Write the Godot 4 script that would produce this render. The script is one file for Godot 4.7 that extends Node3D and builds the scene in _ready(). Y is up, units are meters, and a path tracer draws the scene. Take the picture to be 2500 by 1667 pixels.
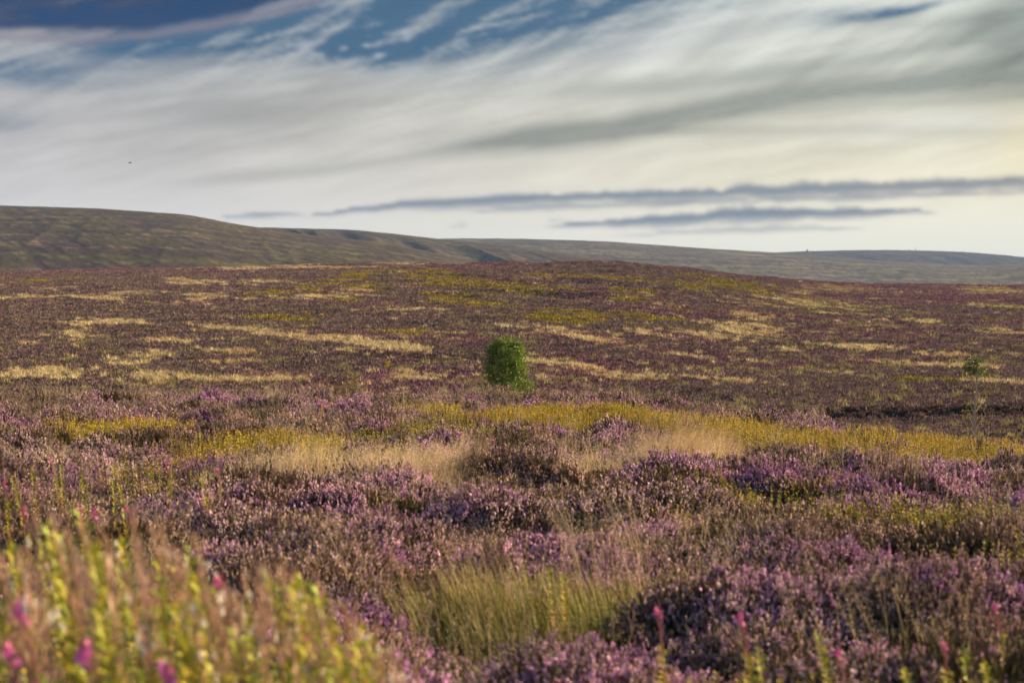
extends Node3D
# A heather moor in low evening sun: a near plateau of heather, bilberry and grass, a shallow valley,
# a long heather slope and three far hills. The camera looks along -z; d below is the distance along -z.

const EYE := 2.3

class Geo:
	var v := PackedVector3Array()
	var n := PackedVector3Array()
	var c := PackedColorArray()
	func tri(a: Vector3, b: Vector3, d: Vector3, col: Color) -> void:
		var m := (d - a).cross(b - a).normalized()
		v.append(a); v.append(b); v.append(d)
		n.append(m); n.append(m); n.append(m)
		c.append(col); c.append(col); c.append(col)
	func quad(a: Vector3, b: Vector3, d: Vector3, e: Vector3, col: Color) -> void:
		tri(a, b, d, col)
		tri(a, d, e, col)
	func strip(a: Vector3, b: Vector3, wa: float, wb: float, side: Vector3, col: Color) -> void:
		quad(a - side * wa, a + side * wa, b + side * wb, b - side * wb, col)
	func tube(a: Vector3, b: Vector3, ra: float, rb: float, k: int, col: Color) -> void:
		var ax := (b - a).normalized()
		var s := ax.cross(Vector3(0.31, 0.2, 0.93)).normalized()
		var t := ax.cross(s)
		for i in k:
			var p := TAU * i / k
			var q := TAU * (i + 1) / k
			var dp := s * cos(p) + t * sin(p)
			var dq := s * cos(q) + t * sin(q)
			quad(a + dp * ra, b + dp * rb, b + dq * rb, a + dq * ra, col)
	func spindle(a: Vector3, b: Vector3, r: float, col: Color) -> void:
		var ax := (b - a).normalized()
		var s := ax.cross(Vector3(0.31, 0.2, 0.93)).normalized()
		var t := ax.cross(s)
		var m := a.lerp(b, 0.4)
		for i in 3:
			var p := TAU * i / 3.0
			var q := TAU * (i + 1) / 3.0
			var mp := m + (s * cos(p) + t * sin(p)) * r
			var mq := m + (s * cos(q) + t * sin(q)) * r
			tri(a, mp, mq, col)
			tri(b, mq, mp, col)
	func put(into: ArrayMesh, mat: Material) -> ArrayMesh:
		var arr := []
		arr.resize(Mesh.ARRAY_MAX)
		arr[Mesh.ARRAY_VERTEX] = v
		arr[Mesh.ARRAY_NORMAL] = n
		arr[Mesh.ARRAY_COLOR] = c
		into.add_surface_from_arrays(Mesh.PRIMITIVE_TRIANGLES, arr)
		into.surface_set_material(into.get_surface_count() - 1, mat)
		return into
	func made(mat: Material) -> ArrayMesh:
		return put(ArrayMesh.new(), mat)

class Herd:   # a growing list of copies for one MultiMesh
	var buf := PackedFloat32Array()
	var count := 0
	func add(p: Vector3, yaw: float, s: Vector3, tint: Color, lean := Vector2.ZERO) -> void:
		var b := Basis(Vector3.UP, yaw)
		if lean != Vector2.ZERO:
			b = Basis(Vector3(lean.y, 0, -lean.x).normalized(), lean.length()) * b
		b = b.scaled_local(s)
		buf.append_array(PackedFloat32Array([b.x.x, b.y.x, b.z.x, p.x, b.x.y, b.y.y, b.z.y, p.y, b.x.z, b.y.z, b.z.z, p.z, tint.r, tint.g, tint.b, 1.0]))
		count += 1

var nz := FastNoiseLite.new()
var fine := FastNoiseLite.new()
var ridged := FastNoiseLite.new()
var rng := RandomNumberGenerator.new()
var M := {}
var used := {}

const SKY_ENERGY := 0.38
const EXPOSURE := 3.1
const FOG := 0.0001
const SUN_ENERGY := 1.6
const SUN_AZ := 62.0
const SUN_EL := 20.0
const STRAW := [[-24.2,85.7,-17.5,85.1,5.0], [-18.7,82.9,-12.2,82.3,3.5], [-14.0,81.3,-9.7,80.9,2.2], [-31.1,124.7,-24.0,115.7,7.4], [-31.9,135.4,-25.2,133.5,6.1], [-29.2,109.7,-26.6,109.3,3.1], [-22.6,111.4,-16.6,110.1,4.2], [-20.3,96.5,-16.7,101.6,3.3], [-19.5,91.8,-16.7,91.4,2.8], [-16.1,100.3,-11.7,99.4,2.9], [-14.5,93.2,-11.6,92.7,2.5], [-19.4,127.4,-3.4,94.1,5.7], [-42.8,194.8,-34.4,190.7,15.8], [-31.8,184.1,-26.4,181.3,14.0], [-48.1,266.6,-31.6,214.6,11.8], [-54.9,330.0,-21.7,295.2,18.5], [-52.6,215.7,-49.5,213.9,7.9], [-52.5,196.5,-44.6,192.9,6.5], [-33.9,234.0,-25.9,228.1,11.1], [-25.1,178.1,-13.5,172.0,6.3], [-13.6,148.1,-5.8,146.0,4.4], [0.0,124.3,7.9,98.3,5.8], [6.1,120.6,9.8,112.9,3.3], [-17.6,189.5,-13.5,187.2,8.7], [-23.1,325.5,-12.8,320.3,10.8], [0.5,91.2,4.5,87.0,2.2], [-2.2,96.8,-1.4,96.8,1.5], [0.6,80.9,2.6,80.9,2.2], [-17.8,273.1,-13.7,271.0,9.0], [-6.7,82.2,-3.3,82.0,2.7], [40.0,263.4,53.8,284.4,23.6], [32.7,231.7,38.0,242.5,10.8], [20.1,176.6,38.9,203.3,25.9], [61.2,254.6,78.4,306.5,20.4], [15.0,138.1,20.3,145.5,12.9], [10.5,117.9,16.2,123.6,9.1], [30.3,148.5,33.1,148.4,4.5], [16.8,108.0,21.8,107.9,4.7], [16.0,100.3,22.0,82.2,4.7], [20.6,98.0,23.1,97.2,2.5], [13.6,86.5,14.9,80.2,2.1], [6.9,80.6,11.5,74.0,2.2], [24.3,108.5,26.4,107.9,3.0], [45.4,189.1,50.5,190.7,11.5], [31.8,130.0,34.6,130.3,5.4], [11.9,103.3,12.8,103.9,1.5], [13.8,102.8,15.4,103.5,1.9], [25.6,99.8,26.5,100.0,2.1], [40.5,225.6,42.7,226.3,5.1], [17.0,72.3,19.4,71.9,2.7], [-36.0,112.1,-30.2,111.8,6.5], [35.1,128.5,41.8,128.8,8.8], [2.9,82.6,7.7,79.1,1.6]]
const MOSS := [[-23.0,218.5,-17.8,214.7,23.3], [-25.5,191.5,-18.0,187.0,8.8], [-20.3,140.9,-14.0,138.5,4.9], [-14.3,125.0,-13.0,124.6,2.6], [-66.3,265.5,-60.4,261.3,14.8], [-13.0,252.3,-2.4,192.5,31.5], [-7.5,178.0,-0.2,147.4,9.5], [-7.1,233.2,-3.1,192.5,14.5], [-1.8,207.3,4.2,188.4,19.1], [-0.1,141.7,4.6,131.4,6.8], [2.5,146.0,7.8,133.1,6.3], [-7.7,115.1,-5.3,114.9,2.2], [-17.2,198.0,-12.9,195.4,12.7], [-14.6,165.9,-12.8,165.1,4.5], [9.5,188.3,13.1,189.3,8.7], [7.3,142.1,11.7,129.0,5.9], [8.8,167.7,10.9,167.3,4.5], [-22.5,256.2,-17.4,251.8,26.6], [1.0,239.5,4.7,239.5,14.0], [23.1,245.7,32.9,254.3,33.9], [18.1,212.5,22.6,224.6,16.5], [12.5,146.6,13.9,148.8,5.6], [15.2,76.9,18.1,75.6,2.4], [6.3,254.3,15.5,234.5,14.5]]
func _ready() -> void:
	# ---- camera, sky, sun, exposure
	var cam := Camera3D.new()
	cam.name = "camera"
	cam.position = Vector3(0, EYE, 0)
	cam.rotation_degrees = Vector3(-1.51, 0, 0)
	cam.fov = 20.0
	cam.far = 12000.0
	cam.near = 0.1
	var lens := CameraAttributesPhysical.new()
	lens.frustum_focal_length = 68.05
	lens.frustum_focus_distance = 38.0
	lens.frustum_far = 12000.0
	lens.frustum_near = 0.1
	lens.exposure_aperture = 2.8
	cam.attributes = lens
	add_child(cam)
	cam.current = true
	nz.seed = 11
	nz.frequency = 1.0
	nz.fractal_octaves = 4
	fine.seed = 23
	fine.frequency = 1.0
	fine.fractal_octaves = 2
	ridged.seed = 5
	ridged.frequency = 1.0
	ridged.fractal_octaves = 3
	rng.seed = 77
	var env := Environment.new()
	env.background_mode = Environment.BG_SKY
	env.sky = Sky.new()
	var pano := PanoramaSkyMaterial.new()
	pano.panorama = sky_texture()
	env.sky.sky_material = pano
	env.background_energy_multiplier = SKY_ENERGY
	env.tonemap_mode = Environment.TONE_MAPPER_LINEAR
	env.tonemap_exposure = EXPOSURE
	env.sdfgi_enabled = true
	env.ssao_enabled = true
	env.ssil_enabled = true
	env.fog_enabled = true
	env.fog_density = FOG
	env.fog_light_color = Color(0.6, 0.75, 1.0)
	var we := WorldEnvironment.new()
	we.name = "world_environment"
	we.environment = env
	add_child(we)
	var sun := DirectionalLight3D.new()
	sun.name = "sun"
	sun.light_color = Color(1.0, 0.86, 0.66)
	sun.light_energy = SUN_ENERGY
	sun.light_angular_distance = 0.5
	sun.shadow_enabled = true
	add_child(sun)
	sun.look_at_from_position(sun_dir() * 100.0, Vector3.ZERO)
	M.ground = mat(1.0, 0.1, 0.0)
	M.heather = mat(0.8, 0.3, 0.5)
	M.wood = mat(0.9, 0.2, 0.0)
	M.grass = mat(0.7, 0.35, 0.7)
	M.leaf = mat(0.55, 0.4, 0.6)
	M.petal = mat(0.7, 0.3, 0.6)
	M.stone = mat(0.95, 0.2, 0.0)
	M.feather = mat(0.8, 0.2, 0.0)
	# ---- setting
	build_ground()
	build_hills()
	# ---- plants and objects
	build_slope_cover()
	build_plateau_cover()
	build_willow_bush()
	build_rowan()
	build_small_trees()
	build_tussocks()
	build_fireweed()
	build_far_objects()


func sun_dir() -> Vector3:
	var az := deg_to_rad(SUN_AZ)
	var el := deg_to_rad(SUN_EL)
	return Vector3(sin(az) * cos(el), sin(el), -cos(az) * cos(el))


func mat(rough: float, spec: float, back: float) -> StandardMaterial3D:
	var m := StandardMaterial3D.new()
	m.vertex_color_use_as_albedo = true
	m.roughness = rough
	m.metallic_specular = spec
	if back > 0.0:
		m.backlight_enabled = true
		m.backlight = Color(back, back, back)
	m.cull_mode = BaseMaterial3D.CULL_DISABLED
	return m


func numbered(called: String) -> String:
	var k: int = used.get(called, 0)
	used[called] = k + 1
	return called if k == 0 else "%s_%03d" % [called, k]


func thing(called: String, label: String, category: String, at: Vector3, group := "") -> Node3D:
	var o := Node3D.new()
	o.name = numbered(called)
	o.position = at
	add_child(o, true)
	o.set_meta("label", label)
	o.set_meta("category", category)
	if group:
		o.set_meta("group", group)
	return o


func part(called: String, mesh: Mesh, parent: Node) -> MeshInstance3D:
	var o := MeshInstance3D.new()
	o.name = called
	o.mesh = mesh
	parent.add_child(o, true)
	return o


func copy(root: Node3D, at: Vector3, yaw: float, s: float, label: String, called := "") -> Node3D:
	var r: Node3D = root.duplicate()
	r.name = numbered(called if called else str(root.name).rstrip("0123456789").rstrip("_"))
	r.position = at
	r.rotation = Vector3(0, yaw, 0)
	r.scale = Vector3(s, s, s)
	r.set_meta("label", label)
	add_child(r, true)
	return r


func structure(called: String, mesh: Mesh, label: String) -> void:
	var o := MeshInstance3D.new()
	o.name = numbered(called)
	o.mesh = mesh
	o.set_meta("kind", "structure")
	o.set_meta("label", label)
	add_child(o, true)


func stuff(called: String, mesh: Mesh, herd: Herd, label: String, category: String) -> void:
	if herd.count == 0:
		return
	var mm := MultiMesh.new()
	mm.transform_format = MultiMesh.TRANSFORM_3D
	mm.use_colors = true
	mm.mesh = mesh
	mm.instance_count = herd.count
	mm.buffer = herd.buf
	var o := MultiMeshInstance3D.new()
	o.name = numbered(called)
	o.multimesh = mm
	o.set_meta("kind", "stuff")
	o.set_meta("label", label)
	o.set_meta("category", category)
	add_child(o, true)


func lin(r: float, g: float, b: float, vary := 0.0) -> Color:
	var k := 1.0 + rng.randf_range(-vary, vary)
	return Color(r * k, g * k, b * k)


func rf(a: float, b: float) -> float:
	return rng.randf_range(a, b)


func sm(a: float, b: float, x: float) -> float:
	return smoothstep(a, b, x)


func table(xs: Array, ys: Array, x: float) -> float:
	if x <= xs[0]:
		return ys[0]
	for i in range(1, xs.size()):
		if x < xs[i]:
			return lerpf(ys[i - 1], ys[i], (x - xs[i - 1]) / (xs[i] - xs[i - 1]))
	return ys[-1]


func soft_table(xs: Array, ys: Array, x: float, w: float) -> float:
	return (table(xs, ys, x - w) + table(xs, ys, x - w * 0.4) + table(xs, ys, x) + table(xs, ys, x + w * 0.4) + table(xs, ys, x + w)) / 5.0


# ---------------------------------------------------------------- terrain

const CREST_A := [-0.55, -0.2647, -0.1613, -0.0579, 0.0662, 0.0972, 0.1386, 0.1696, 0.2647, 0.55]
const CREST_H := [5.0, 5.4, 6.1, 6.95, 6.95, 5.75, 4.2, 3.4, 3.0, 2.8]

func edge_d(x: float) -> float:
	return maxf(20.0, 39.5 - 0.32 * pow(maxf(0.0, x - 1.0), 2.0))


func height(x: float, d: float) -> float:
	var a := x / maxf(d, 6.0)
	var de := edge_d(x)
	var t := sm(de, de + 20.0, d)
	var h := 0.0
	if t < 1.0:
		h = 0.2 * nz.get_noise_2d(x / 1.6 + 7.0, d / 1.5) + 0.1 * nz.get_noise_2d(x / 3.6, d / 3.6) + 0.22 * nz.get_noise_2d(x / 10.0 + 40.0, d / 10.0)
		h -= 0.013 * maxf(0.0, d - 18.0) + 0.03 * maxf(0.0, x - 1.5) * sm(15.0, 25.0, d)
		h += 0.15 * exp(-(pow(x + 1.9, 2.0) / 3.0 + pow(d - 6.5, 2.0) / 5.0))
	if t > 0.0:
		var low := -2.2 + 0.5 * clampf((a - 0.05) / 0.2, 0.0, 1.0)
		var hc := soft_table(CREST_A, CREST_H, a, 0.02)
		var m := 0.0
		if d < 330.0:
			m = low + (hc - low) * clampf((d - 60.0) / 270.0, 0.0, 1.0)
		else:
			m = maxf(hc - 0.05 * (d - 330.0) - 0.0002 * pow(d - 330.0, 2.0), -26.0)
		var far := sm(330.0, 420.0, d)
		m += (1.0 - far) * (0.22 * nz.get_noise_2d(x / 26.0, d / 34.0 + 9.0) + 0.1 * nz.get_noise_2d(x / 7.0 + 3.0, d / 9.0))
		# gullies that run down the mossy middle of the slope
		var g := exp(-pow((a - 0.02) / 0.09, 2.0)) * sm(140.0, 190.0, d) * (1.0 - far)
		if g > 0.02:
			var r := 1.0 - absf(ridged.get_noise_2d((x + 0.28 * d) / 16.0, (d - 0.2 * x) / 70.0)) * 2.0
			m += g * 0.5 * (r - 0.5)
		# two low peat banks
		m += 0.28 * sm(61.0, 61.8, d + 0.9 * fine.get_noise_2d(x / 3.0, 4.0)) * (1.0 - sm(64.0, 84.0, d)) * sm(5.5, 8.0, x)
		m += 0.1 * sm(91.0, 92.0, d + 1.5 * fine.get_noise_2d(x / 4.0, 8.0) + 0.5 * x) * (1.0 - sm(95.0, 118.0, d)) * sm(-9.0, -6.0, x) * (1.0 - sm(-1.5, 1.0, x))
		h = lerpf(h, m, t)
	return h


func on_ground(x: float, d: float, up := 0.0) -> Vector3:
	return Vector3(x, height(x, d) + up, -d)


func active(list: Array, d: float) -> Array:
	var out := []
	for p in list:
		if d > minf(p[1], p[3]) - p[4] * 1.6 and d < maxf(p[1], p[3]) + p[4] * 1.6:
			out.append(p)
	return out


func patch(list: Array, x: float, d: float) -> float:
	# 1 in the middle of a patch, 0 on its outline, negative outside
	var best := -1.0
	for p in list:
		var rx: float = (p[2] - p[0]) * 0.56
		var s: float = (x - (p[0] + p[2]) * 0.5) / rx
		if absf(s) > 1.7:
			continue
		var t: float = (d - lerpf(p[1], p[3], (s + 1.0) * 0.5)) / p[4]
		best = maxf(best, 1.0 - sqrt(s * s + t * t))
	return best


func grid_mesh(pts: PackedVector3Array, cols: PackedColorArray, nu: int, nv: int, m: Material) -> ArrayMesh:
	var nrm := PackedVector3Array()
	nrm.resize(pts.size())
	for j in nv:
		for i in nu:
			var a := pts[j * nu + mini(i + 1, nu - 1)] - pts[j * nu + maxi(i - 1, 0)]
			var b := pts[mini(j + 1, nv - 1) * nu + i] - pts[maxi(j - 1, 0) * nu + i]
			var q := a.cross(b)
			nrm[j * nu + i] = (q if q.y > 0.0 else -q).normalized()
	var idx := PackedInt32Array()
	for j in nv - 1:
		for i in nu - 1:
			var k := j * nu + i
			idx.append(k); idx.append(k + nu); idx.append(k + 1)
			idx.append(k + 1); idx.append(k + nu); idx.append(k + nu + 1)
	var arr := []
	arr.resize(Mesh.ARRAY_MAX)
	arr[Mesh.ARRAY_VERTEX] = pts
	arr[Mesh.ARRAY_NORMAL] = nrm
	arr[Mesh.ARRAY_COLOR] = cols
	arr[Mesh.ARRAY_INDEX] = idx
	var am := ArrayMesh.new()
	am.add_surface_from_arrays(Mesh.PRIMITIVE_TRIANGLES, arr)
	am.surface_set_material(0, m)
	return am


func slope_noise(x: float, d: float) -> float:
	return nz.get_noise_2d((x * 0.93 + d * 0.36) / 8.0 + 70.0, (d * 0.93 - x * 0.36) / 26.0) * 0.9 + fine.get_noise_2d(x / 2.2, d / 5.0) * 0.35


func build_ground() -> void:
	var ds := []
	var d := 1.2
	while d < 345.0:
		ds.append(d)
		d += clampf(d * 0.0095, 0.1, 2.4)
	for k in 46:
		ds.append(345.0 * pow(1.068, k + 1.0))
	var nu := 360
	var pts := PackedVector3Array()
	var cols := PackedColorArray()
	for dd in ds:
		var st := active(STRAW, dd)
		var ms := active(MOSS, dd)
		var shade := sm(60.0, 120.0, dd)
		for i in nu:
			var a := lerpf(-0.62, 0.62, i / (nu - 1.0))
			a = a * (0.55 + 0.45 * absf(a) / 0.62)
			var x: float = a * maxf(dd, 5.0)
			pts.append(Vector3(x, height(x, dd), -dd))
			var c := Color(0.045, 0.03, 0.02).lerp(Color(0.1, 0.066, 0.05), shade)
			var n := fine.get_noise_2d(x / 1.3, dd / 1.3)
			if dd > 45.0 and dd < 400.0:
				var s := slope_noise(x, dd)
				var m := patch(ms, x, dd) + s * 0.8
				if m > -0.1:
					c = c.lerp(Color(0.17, 0.16, 0.035), sm(-0.1, 0.5, m))
				m = patch(st, x, dd) + s * 0.6
				if m > -0.1:
					c = c.lerp(Color(0.32, 0.23, 0.11), sm(-0.1, 0.3, m))
			elif dd >= 400.0:
				c = Color(0.13, 0.12, 0.06)
			c *= 1.0 + 0.35 * n
			cols.append(c)
	structure("ground", grid_mesh(pts, cols, nu, ds.size(), M.ground), "peaty moorland ground running from the near plateau through the valley and up the heather slope")


# hills: ridge lines as height angle (in thousandths) against bearing (in thousandths to the right of straight ahead)

func build_hills() -> void:
	hill("hill", "olive and purple moorland hill falling from the left", [-430, -320, -265, -213, -166, -146, -130, -110, -85, -57, -17, 25, 110], [47, 46, 43.9, 42.3, 39.0, 34.8, 32.4, 29.4, 26.9, 23.3, 14.5, 8, -5], 1250.0, 640.0, 0, -0.45, 0.13)
	hill("hill", "brown hill with gullies rising behind the foot of the left hill", [-260, -200, -128, -110, -84, -58, -40, -17, 25, 66, 130], [30, 33, 32.6, 32.0, 31.5, 29.0, 26.9, 24.3, 19.6, 14.5, 5], 1700.0, 1150.0, 1, -0.12, 0.09)
	hill("hill", "long grey green hill stretching across the right behind the heather slope", [-120, -68, -40, 0, 46, 97, 128, 150, 175, 216, 245, 265, 300, 430], [22, 24.3, 26.8, 26.8, 25.5, 21.9, 20.0, 18.8, 16.4, 13.8, 13.0, 13.6, 15, 15], 2450.0, 1500.0, 2, 0.07, 0.02)
	hill("hill", "far flat topped hill with shade painted on its face on the right skyline", [60, 118, 140, 175, 201, 232, 252, 265, 305, 430], [14, 18.4, 19.9, 20.8, 20.9, 20.0, 18.5, 17.2, 14.5, 8], 3300.0, 2700.0, 3, 0.07, 0.265)


func hill(called: String, label: String, xs: Array, ys: Array, dist: float, foot: float, kind: int, a0: float, a1: float) -> void:
	a0 = xs[0] / 1000.0
	a1 = xs[-1] / 1000.0
	var nu := int((a1 - a0) * 1600.0)
	var nv := 130
	var pts := PackedVector3Array()
	var cols := PackedColorArray()
	var off := kind * 311.0
	for j in nv:
		var t := j / (nv - 1.0) * 1.12
		for i in nu:
			var a := lerpf(a0, a1, i / (nu - 1.0))
			var d := lerpf(foot, dist, t)
			var x := a * d
			var ridge: float = EYE + soft_table(xs, ys, a * 1000.0, 7.0) / 1000.0 * dist
			var base := -12.0
			var up := sin(minf(t, 1.0) * PI * 0.5) if kind != 3 else sm(0.0, 1.0, minf(t, 1.0))
			var h := lerpf(base, ridge, lerpf(t, up, 0.45) if t < 1.0 else 1.0)
			if t > 1.0:
				h -= (t - 1.0) * dist * 0.09
			var sc := dist / 1250.0
			var q := ridged.get_noise_2d(x / (60.0 * sc) + off + t * 1.2, d / (900.0 * sc))
			var relief := sin(clampf(t, 0.0, 1.0) * PI)
			var gul := 1.0 - absf(q) * 2.2
			var amp := 1.4
			if kind == 1:
				amp = 6.0 + 11.0 * sm(-0.125, -0.1, a) * (1.0 - sm(-0.06, -0.03, a))
			elif kind == 3:
				amp = 4.0
			h += relief * amp * sc * 0.5 * (gul - 0.5)
			h += (0.5 * nz.get_noise_2d(x / 30.0 + off, d / 45.0) + 0.25 * nz.get_noise_2d(x / 8.0, d / 12.0 + off)) * sc * (0.35 + 0.65 * relief)
			pts.append(Vector3(x, h, -d))
			# cover: purple heather, olive bilberry and grass, pale bents, in bands that slant down the slope
			var b := nz.get_noise_2d((x + d * 0.5) / (70.0 * sc) + off, (d - x * 0.35) / (46.0 * sc))
			var f := fine.get_noise_2d((x * 0.9 + d * 0.43) / (6.0 * sc), (d * 0.9 - x * 0.43) / (60.0 * sc) + off) + 0.5 * fine.get_noise_2d(x / (7.0 * sc), d / (14.0 * sc) + off)
			var g := nz.get_noise_2d((x + d * 0.6) / (150.0 * sc), (d - x * 0.5) / (22.0 * sc) + off)
			var low := 1.0 - t
			var hea := Color(0.078, 0.06, 0.064)
			var oli := Color(0.09, 0.086, 0.04)
			var bent := Color(0.16, 0.14, 0.08)
			var dark := Color(0.055, 0.045, 0.027)
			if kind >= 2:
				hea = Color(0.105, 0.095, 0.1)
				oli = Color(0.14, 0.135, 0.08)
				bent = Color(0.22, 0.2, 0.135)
			if kind == 3:  # far flat hill: cover colours darkened to paint the shade on its face
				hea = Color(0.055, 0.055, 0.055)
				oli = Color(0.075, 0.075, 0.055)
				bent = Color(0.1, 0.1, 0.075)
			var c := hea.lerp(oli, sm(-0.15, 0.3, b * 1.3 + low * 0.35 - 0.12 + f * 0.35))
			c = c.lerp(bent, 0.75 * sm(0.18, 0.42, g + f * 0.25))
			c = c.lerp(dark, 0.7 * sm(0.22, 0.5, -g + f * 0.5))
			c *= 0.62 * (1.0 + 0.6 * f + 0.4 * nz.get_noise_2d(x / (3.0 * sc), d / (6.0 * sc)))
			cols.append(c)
	structure(called, grid_mesh(pts, cols, nu, nv, M.ground), label)

# ---------------------------------------------------------------- sky

func sky_texture() -> ImageTexture:
	# the whole sky coarsely, then the part above the moor again in full detail
	var coarse := Image.create_empty(512, 256, false, Image.FORMAT_RGBAF)
	for y in 256:
		for x in 512:
			coarse.set_pixel(x, y, sky_color(fposmod((x + 0.5) / 512.0 * 360.0 + 180.0, 360.0) - 180.0, 90.0 - (y + 0.5) / 256.0 * 180.0))
	coarse.resize(4096, 2048, Image.INTERPOLATE_CUBIC)
	var w := 700
	var top := 800
	var bottom := 1032
	var dense := Image.create_empty(w, bottom - top, false, Image.FORMAT_RGBAF)
	for y in bottom - top:
		for x in w:
			dense.set_pixel(x, y, sky_color((x + 0.5 - w / 2.0) / 4096.0 * 360.0, 90.0 - (y + top + 0.5) / 2048.0 * 180.0))
	coarse.blit_rect(dense, Rect2i(w / 2, 0, w / 2, bottom - top), Vector2i(0, top))
	coarse.blit_rect(dense, Rect2i(0, 0, w / 2, bottom - top), Vector2i(4096 - w / 2, top))
	return ImageTexture.create_from_image(coarse)


func blob(x: float, y: float, cx: float, cy: float, rx: float, ry: float, tilt: float) -> float:
	# soft spot; degrees of bearing and height
	var dx := x - cx
	var dy := y - cy - tilt * dx
	var q := dx * dx / (rx * rx) + dy * dy / (ry * ry)
	return exp(-q) if q < 8.0 else 0.0


func sky_color(az: float, el: float) -> Color:
	var a := deg_to_rad(az)
	var e := deg_to_rad(maxf(el, -1.0))
	var dir := Vector3(sin(a) * cos(e), sin(e), -cos(a) * cos(e))
	el = maxf(el, 0.0)
	if absf(az) < 50.0 and el < 40.0:   # straight bands of cloud are great circles
		el = rad_to_deg(tan(e) / cos(a))
		az = rad_to_deg(tan(a))
	# streaks of high cloud rise gently to the right
	var s := (dir.x * 0.98 + dir.y * 0.2)
	var t := (dir.y * 0.98 - dir.x * 0.2)
	var wx := 0.012 * nz.get_noise_3d(s * 5.0, t * 9.0, dir.z * 3.0)
	var ci := nz.get_noise_3d(s * 5.0 + 3.0, (t + wx) * 42.0, dir.z * 4.0)
	var cx := nz.get_noise_3d((s * 0.94 + t * 0.34) * 7.0 - 15.0, (t * 0.94 - s * 0.34) * 70.0, dir.z * 5.0)
	var cj := 0.6 * nz.get_noise_3d(s * 10.0 - 5.0, (t + wx * 0.7) * 130.0, dir.z * 8.0) + 0.55 * nz.get_noise_3d(s * 18.0 - 9.0, (t + wx * 0.5) * 260.0, dir.z * 14.0)
	var ck := nz.get_noise_3d(s * 9.0 + 8.0, (t + wx) * 16.0, dir.z * 6.0 + 3.0)
	var rough := nz.get_noise_3d(dir.x * 60.0, dir.y * 95.0, dir.z * 60.0)
	var sunward := clampf(dir.dot(sun_dir()), -1.0, 1.0)
	var right := sm(-16.0, 16.0, az) * (1.0 - sm(100.0, 170.0, az)) if az > -90.0 else 0.0
	# veil of bright cloud
	var veil_l := Color(table([0, 1.5, 2.7, 4.7, 6.5, 9, 20, 90], [0.74, 0.68, 0.58, 0.45, 0.385, 0.37, 0.36, 0.34], el), table([0, 1.5, 2.7, 4.7, 6.5, 9, 20, 90], [0.72, 0.665, 0.565, 0.44, 0.39, 0.385, 0.39, 0.37], el), table([0, 1.5, 2.7, 4.7, 6.5, 9, 20, 90], [0.68, 0.64, 0.56, 0.44, 0.4, 0.41, 0.42, 0.41], el))
	var veil_r := Color(table([0, 2, 3.2, 4.7, 6.5, 9, 20, 90], [0.84, 0.83, 0.78, 0.67, 0.6, 0.57, 0.46, 0.36], el), table([0, 2, 3.2, 4.7, 6.5, 9, 20, 90], [0.82, 0.8, 0.735, 0.65, 0.615, 0.605, 0.47, 0.38], el), table([0, 2, 3.2, 4.7, 6.5, 9, 20, 90], [0.7, 0.66, 0.56, 0.515, 0.535, 0.56, 0.49, 0.42], el))
	var c := veil_l.lerp(veil_r, right)
	var hi := sm(1.5, 5.0, el)
	c *= 0.94 + hi * (0.12 * ci + 0.26 * cj + 0.1 * ck + 0.26 * cx * sm(4.5, 7.5, el)) + 0.03 * ci
	# grey bars in the veil
	var bar := 0.0
	if absf(az) < 90.0 and el < 30.0:
		var wob := 0.22 * ck + 0.1 * cj
		bar += 0.75 * bar_at(az, el + wob, [-2.0, 3.0, 8.3, 15.2, 26.0], [4.3, 4.75, 5.8, 6.45, 8.0], 0.42)
		bar += 0.34 * bar_at(az, el + wob, [1.0, 5.0, 9.5, 16.0], [5.9, 6.1, 6.7, 8.0], 0.3)
		bar += 0.32 * bar_at(az, el + wob, [0.0, 4.0, 8.5], [6.8, 7.2, 8.0], 0.25)
		bar += 0.26 * bar_at(az, el + wob * 0.4, [-11.5, -5.5, 0.0, 4.0], [3.0, 3.55, 4.45, 4.7], 0.17) * sm(-12.0, -8.0, az)
		bar += 0.18 * bar_at(az, el + wob, [6.0, 11.0, 16.0], [5.1, 5.45, 5.75], 0.16)
		bar += 0.34 * blob(az, el, -8.2, 5.15, 2.2, 0.5, 0.03) + 0.14 * blob(az, el, -4.0, 5.9, 3.4, 0.35, 0.1)
		bar += 1.0 * blob(az, el + wob, 15.9, 7.3, 2.3, 1.5, 0.2)
		bar += 0.3 * blob(az, el, 17.5, 5.6, 2.0, 0.6, 0.2)
	bar = clampf(bar * (1.25 + 0.8 * ci + 0.9 * cj), 0.0, 0.88)
	c = c.lerp(Color(c.r * 0.38, c.g * 0.42, c.b * 0.44), bar)
	# bright wisps
	if absf(az) < 90.0:
		c = c.lerp(Color(0.78, 0.775, 0.76), clampf(0.55 * blob(az, el + 0.4 * ck, 6.0, 7.7, 4.5, 0.6, 0.16) + 0.5 * blob(az, el, 14.0, 4.9, 4.0, 0.35, 0.05) + 0.25 * blob(az, el, -6.0, 6.3, 3.5, 0.5, 0.02), 0.0, 0.8) * clampf(0.8 + ci, 0.0, 1.0))
		c = c.lerp(Color(0.8, 0.66, 0.38), 0.45 * blob(az, el, 15.6, 4.5, 1.4, 1.1, 0.1))
	# openings with blue sky
	var sunside := clampf(sunward, 0.0, 1.0)
	var blue := sm(8.8, 12.0, el) * clampf(1.5 - 1.7 * sunside * sunside - 1.4 * maxf(0.0, ck + 0.6 * ci - 0.2), 0.0, 1.0)
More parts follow.
